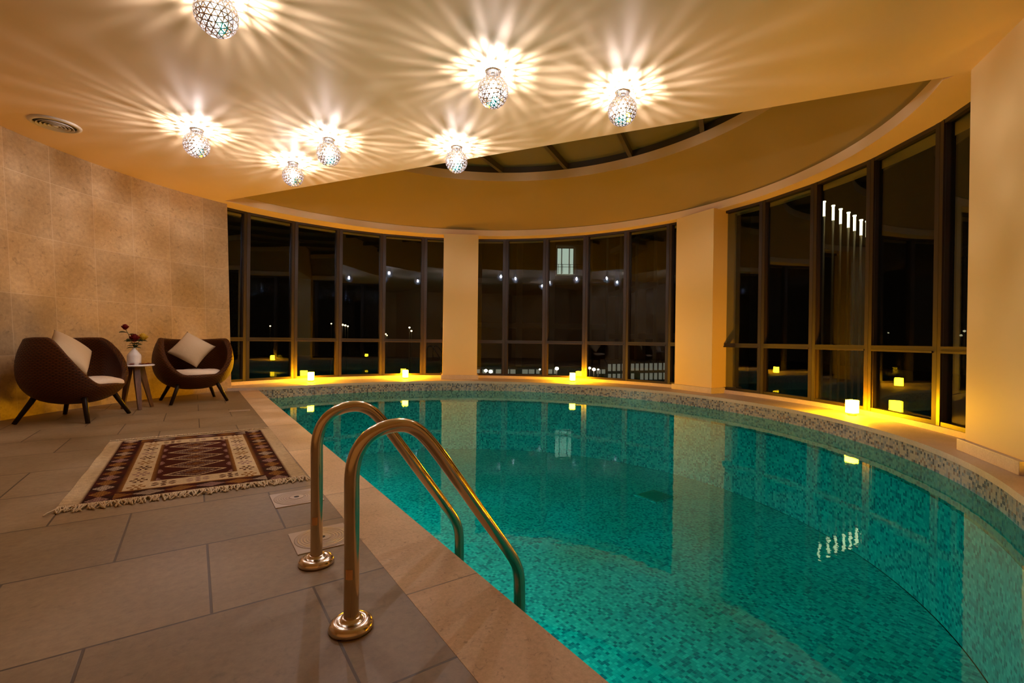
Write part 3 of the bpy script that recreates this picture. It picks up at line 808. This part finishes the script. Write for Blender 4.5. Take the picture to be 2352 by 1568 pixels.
def leaf(p, d, size, parent):
    d = Vector(d).normalized(); sd = d.cross(Vector((.3, .2, 1))).normalized(); V, Fc = [], []
    for k in range(7):
        t_ = k / 6; w_ = size * .36 * math.sin(PI * t_) ** .7; c_ = p + d * (size * t_) + Vector((0, 0, -.25 * size * t_ * t_))
        V += [c_ - sd * w_ + Vector((0, 0, w_ * .35)), c_, c_ + sd * w_ + Vector((0, 0, w_ * .35))]
    for k in range(6):
        for i in range(2): a_ = 3 * k + i; Fc.append((a_, a_ + 1, a_ + 4, a_ + 3))
    o = me('leaf', V, Fc, M_leaf, parent, True); md = o.modifiers.new('thick', 'SOLIDIFY'); md.thickness = .001
roses = [(rv * -.085 + Vector((0, 0, .425)), .036, M_red, 'dark red rosebud standing tallest in the white vase'),
         (rv * -.003 + Vector((.03, -.03, .290)), .050, M_red, 'open dark red rose low in the middle of the white vase'),
         (rv * .082 + Vector((0, 0, .300)), .050, M_yel, 'yellow rose at the right of the white vase')]
for k, (off, r_, m_, lb) in enumerate(roses):
    g = empty('rose', VB, 0, lb, 'rose', 'roses in the white vase')
    a_ = Vector((0, 0, .12)); b_ = Vector((0, 0, .20)); e_ = off
    mid = b_.lerp(e_, .5) + Vector((0, 0, .02))
    tube('stem', [a_, b_, mid, e_], .003, M_leaf, g, 8)
    rose_bloom(e_ + Vector((0, 0, r_ * .4)), r_, m_, g)
    for q in range(4 if k != 1 else 5):
        t_ = .25 + .2 * q; base_ = b_.lerp(mid, min(1, t_ * 1.3)) if t_ < .5 else mid.lerp(e_, (t_ - .5) * 1.3)
        sg = -1 if (q + k) % 2 else 1
        leaf(base_, rv * sg * (1 if k != 2 or sg > 0 else .5) + Vector((.2 * q - .3, -.2, .25)), .07 + .006 * q, g)
    if k == 1:
        for q in range(3): leaf(Vector((0, 0, .2)), (rv * (-1, .2, 1)[q] + Vector((0, -.2, .15))), .07, g)
pet = [(-.125, -.06, 'left edge of'), (-.03, -.10, 'front of'), (.07, -.055, 'right part of'), (.10, -.02, 'right part of'), (.14, .03, 'far right edge of')]
for k, (a_, b_, wh) in enumerate(pet):
    V, Fc = [], []
    for j in range(6):
        for i in range(8):
            u = 2 * PI * i / 8; r_ = .028 * (j / 5); V.append((r_ * math.cos(u) * 1.15, r_ * math.sin(u), .004 + 9 * r_ * r_ + .004 * math.sin(2 * u) * j / 5))
    for j in range(5):
        for i in range(8): q = (i + 1) % 8; Fc.append((j * 8 + i, j * 8 + q, (j + 1) * 8 + q, (j + 1) * 8 + i))
    o = me('rose_petal', V, Fc, M_red, None, True); p = TC + Vector((rv.x, rv.y)) * a_ + Vector((-rv.y, rv.x)) * (b_ * .9)
    o.location = (p.x, p.y, TT - .002); o.rotation_euler = (0, 0, k * 1.3); md = o.modifiers.new('thick', 'SOLIDIFY'); md.thickness = .001
    tag(o, 'fallen dark red rose petal on the %s the white tabletop' % wh if k not in (2, 3) else ('fallen dark red rose petal just right of the vase foot' if k == 2 else 'fallen dark red rose petal between the vase and the right edge of the tabletop'), 'petal', 'rose petals on the side table')

# ---------------------------------------------------------------- outside at night
M_gr = mat('night_ground', (.03, .03, .025), .9)
gr = me('ground', [(-120, 8, -7), (120, 8, -7), (120, 200, -7), (-120, 200, -7)], [(0, 1, 2, 3)], M_gr); struct(gr)
M_fac = mat('facade_render', (.30, .25, .18), .8); M_bay = mat('facade_recess', (.055, .04, .03), .8)
M_lit = mat('lit_window', (.5, .5, .4), .5, emis=(.78, .95, .78), es=.75)
M_lit2 = mat('pale_lit_window', (.5, .5, .4), .5, emis=(.85, .80, .62), es=.2)
bld = empty('apartment_building', (0, 38, 0), 0, 'dark apartment building with a grid facade and one lit balcony window outside', 'building')
x0, x1 = at(1100, 500, 38).x, at(1395, 500, 38).x
box('wall', ((x0 + x1) / 2 - 1, 2.4, 6), (x1 - x0 + 4, 4, 26), M_bay, bld)
bm = bmesh.new()
for k in (-2, -1, 1, 2): bbox(bm, (at(1300, 597, 38).x + .35 + k * 2.6 - math.copysign(1.1, k), 0, 6), (.5, .6, 26))
frombm('column_grid', bm, M_fac, bld)
bm = bmesh.new()
for k in range(-2, 6): bbox(bm, ((x0 + x1) / 2 - 1, 0.05, at(1300, 640, 38).z - .25 + (k - 1) * 3.6), (x1 - x0 + 4, .5, .42))
frombm('floor_bands', bm, M_fac, bld)
# lit balcony
p = at(1300, 597, 37.4); 
box('balcony_recess', (p.x + .35, .25, p.z + .1), (2.15, .5, 2.5), M_fac, bld)
wn_ = box('window', (p.x, -.08, p.z), (1.35, .05, 2.1), M_lit, bld)
bm = bmesh.new()
for dx in (-.68, -.30, .32, .68): bbox(bm, (p.x + dx, -.13, p.z), (.07, .05, 2.1))
bbox(bm, (p.x, -.13, p.z + 1.05), (1.4, .05, .08)); frombm('window_frame', bm, M_black, wn_)
bm = bmesh.new()
for dz in (-.35, -.55): bbox(bm, (p.x + .2, -.6, p.z + dz), (2.2, .03, .03))
for dx in (-.6, -.25, .35, .9): bbox(bm, (p.x + dx, -.6, p.z - .7), (.03, .03, .75))
frombm('balcony_rail', bm, M_black, bld)
# receding wing
wing = empty('building_wing', (0, 0, 0), 0, 'dark wing of the apartment building with a pale concrete frame, right of the lit balcony', 'building')
a_ = at(1400, 600, 37); b_ = at(1575, 600, 26)
Lw = math.dist(a_[:2], b_[:2]); rzw = math.atan2(b_.y - a_.y, b_.x - a_.x); cw = (a_ + b_) / 2
wing.location = (cw.x, cw.y, 0); wing.rotation_euler.z = rzw
box('wall', (0, 2.2, 6), (Lw, 3.6, 26), M_bay, wing)
bm = bmesh.new()
for k in range(5): bbox(bm, (-Lw / 2 + .3 + k * (Lw - .6) / 4, 0, 6), (.45, .6, 26))
for k in range(-2, 6): bbox(bm, (0, 0.05, 1.2 + k * 3.3), (Lw, .5, .35))
frombm('concrete_frame', bm, M_fac, wing)
# low lit gallery
gal = empty('lit_gallery', (0, 0, 0), 0, 'low building with two rows of narrow lit windows beyond the lantern at the middle section', 'building')
GD = 23.5
pa = at(1395, 842, GD); pb = at(1545, 872, GD)
box('wall', ((pa.x + pb.x) / 2, GD + .6, pb.z + .15), (pb.x - pa.x + .3, 1.0, (pa.z - pb.z) + 1.0), M_bay, gal)
for r_, (ya, yb, hpx) in enumerate(((844, 841, 16), (866, 863, 15))):
    for k in range(14):
        px = 1400 + k * 10.6
        if r_ == 1 and 1463 < px < 1474: continue
        q = at(px, ya + (yb - ya) * k / 13, GD); box('window', q, (6.6 * GD / F, .05, hpx * GD / F), M_lit2, gal)
gal2 = empty('lit_arcade', (0, 0, 0), 0, 'distant low arcade with a row of small lit windows, left in the middle section', 'building')
q = at(1237, 862, GD); box('wall', (q.x, GD + .6, q.z), (286 * GD / F, 1.0, .75), M_bay, gal2)
for px, wp in ((1098, 8), (1112, 7), (1128, 10), (1145, 12), (1166, 7), (1178, 12), (1206, 13), (1221, 13), (1236, 9), (1264, 9), (1276, 8), (1375, 9), (1386, 8)): box('window', at(px, 853, GD), (wp * GD / F, .05, 10 * GD / F), M_lit2, gal2)
# street lamps
M_head = mat('street_lamp_glow', (1, .9, .7), .5, emis=(1, .72, .36), es=9)
M_headw = mat('white_lamp_glow', (1, .95, .9), .5, emis=(1, .85, .68), es=22)
sl = [(620.6, 748.5, .10, 'far left'), (761, 743, .10, ''), (787, 745.6, .15, ''), (793, 747, .15, ''), (799, 749, .12, ''), (886, 767, .12, ''), (889, 770, .09, ''), (940.5, 752, .14, ''), (945, 759.7, .14, ''),
      (1116, 851, .20, ''), (1127, 853, .22, ''), (1279, 846, .22, ''), (1354, 845, .16, ''), (1364, 848, .20, ''), (1374, 848, .10, ''), (1168 + 72, 848, .1, '')]
lbl = ['single distant street lamp behind the second pane from the stone wall', 'distant street lamp left of the close row of three', 'distant street lamp, leftmost of the close row of three', 'distant street lamp, middle of the close row of three', 'distant street lamp, rightmost of the close row of three',
       'distant street lamp low beside the fifth pane, upper of the pair', 'distant street lamp low beside the fifth pane, lower of the pair', 'distant street lamp left of the slim pillar, upper one', 'distant street lamp left of the slim pillar, lower one',
       'bright outdoor lamp right of the slim pillar, left one of two', 'bright outdoor lamp right of the slim pillar, right one of two', 'bright outdoor lamp just left of the middle lantern', 'bright outdoor lamp right of the middle lantern, left one', 'bright outdoor lamp right of the middle lantern, largest', 'small outdoor lamp farthest right of the middle lantern', 'faint outdoor lamp at the edge of the third pane of the middle section']
for k, (px, py, r_, _) in enumerate(sl):
    DD = 54 if px < 1050 else GD - 1.2; r_ *= .8 if px < 1050 else .42
    p = at(px, py, DD); g = empty('street_lamp', (p.x, p.y, -7), 0, lbl[k], 'street lamp', 'street lamps far outside')
    lathe('lamp_head', [(r_ * .3, -r_ * .8), (r_ * .9, -r_ * .4), (r_, 0), (r_ * .8, r_ * .5), (r_ * .3, r_ * .8)], M_headw if k > 8 else M_head, g, 12, (0, 0, p.z + 7))
    tube('pole', [(0, 0, 0), (0, 0, p.z + 7 - r_ * .8)], .05 if px < 1050 else .02, M_dark, g, 8)
# row of slender light tubes
M_tl = mat('tube_lit', (1, .9, .7), .4, emis=(1, .86, .52), es=5); M_td = mat('tube_body', (.30, .26, .18), .35, .3)
tp = [(1893, 462), (1914, 471), (1931, 479), (1949, 487), (1963, 494), (1978, 504), (1992, 507)]
for k, (px, py) in enumerate(tp):
    p = at(px, py, 13.0 - k * .12)
    g = empty('light_tube', (p.x, p.y, -7), 0, ['slender lamp tube outside the right windows, leftmost of seven', 'slender lamp tube outside, second from the left of seven', 'slender lamp tube outside, third from the left of seven', 'slender lamp tube outside, middle one of seven', 'slender lamp tube outside, third from the right of seven', 'slender lamp tube outside, second from the right of seven', 'slender lamp tube outside, rightmost of seven'][k], 'lamp tube', 'row of slender lamp tubes outside the right windows')
    zt = p.z + 7; tube('lit_section', [(0, 0, zt - .42), (0, 0, zt - .04)], .032, M_tl, g, 10); tube('tube_body', [(0, 0, 0), (0, 0, zt - .42)], .03, M_td, g, 10)
    tube('lamp_cap', [(0, 0, zt - .03), (0, 0, zt)], .045, M_tl, g, 10)
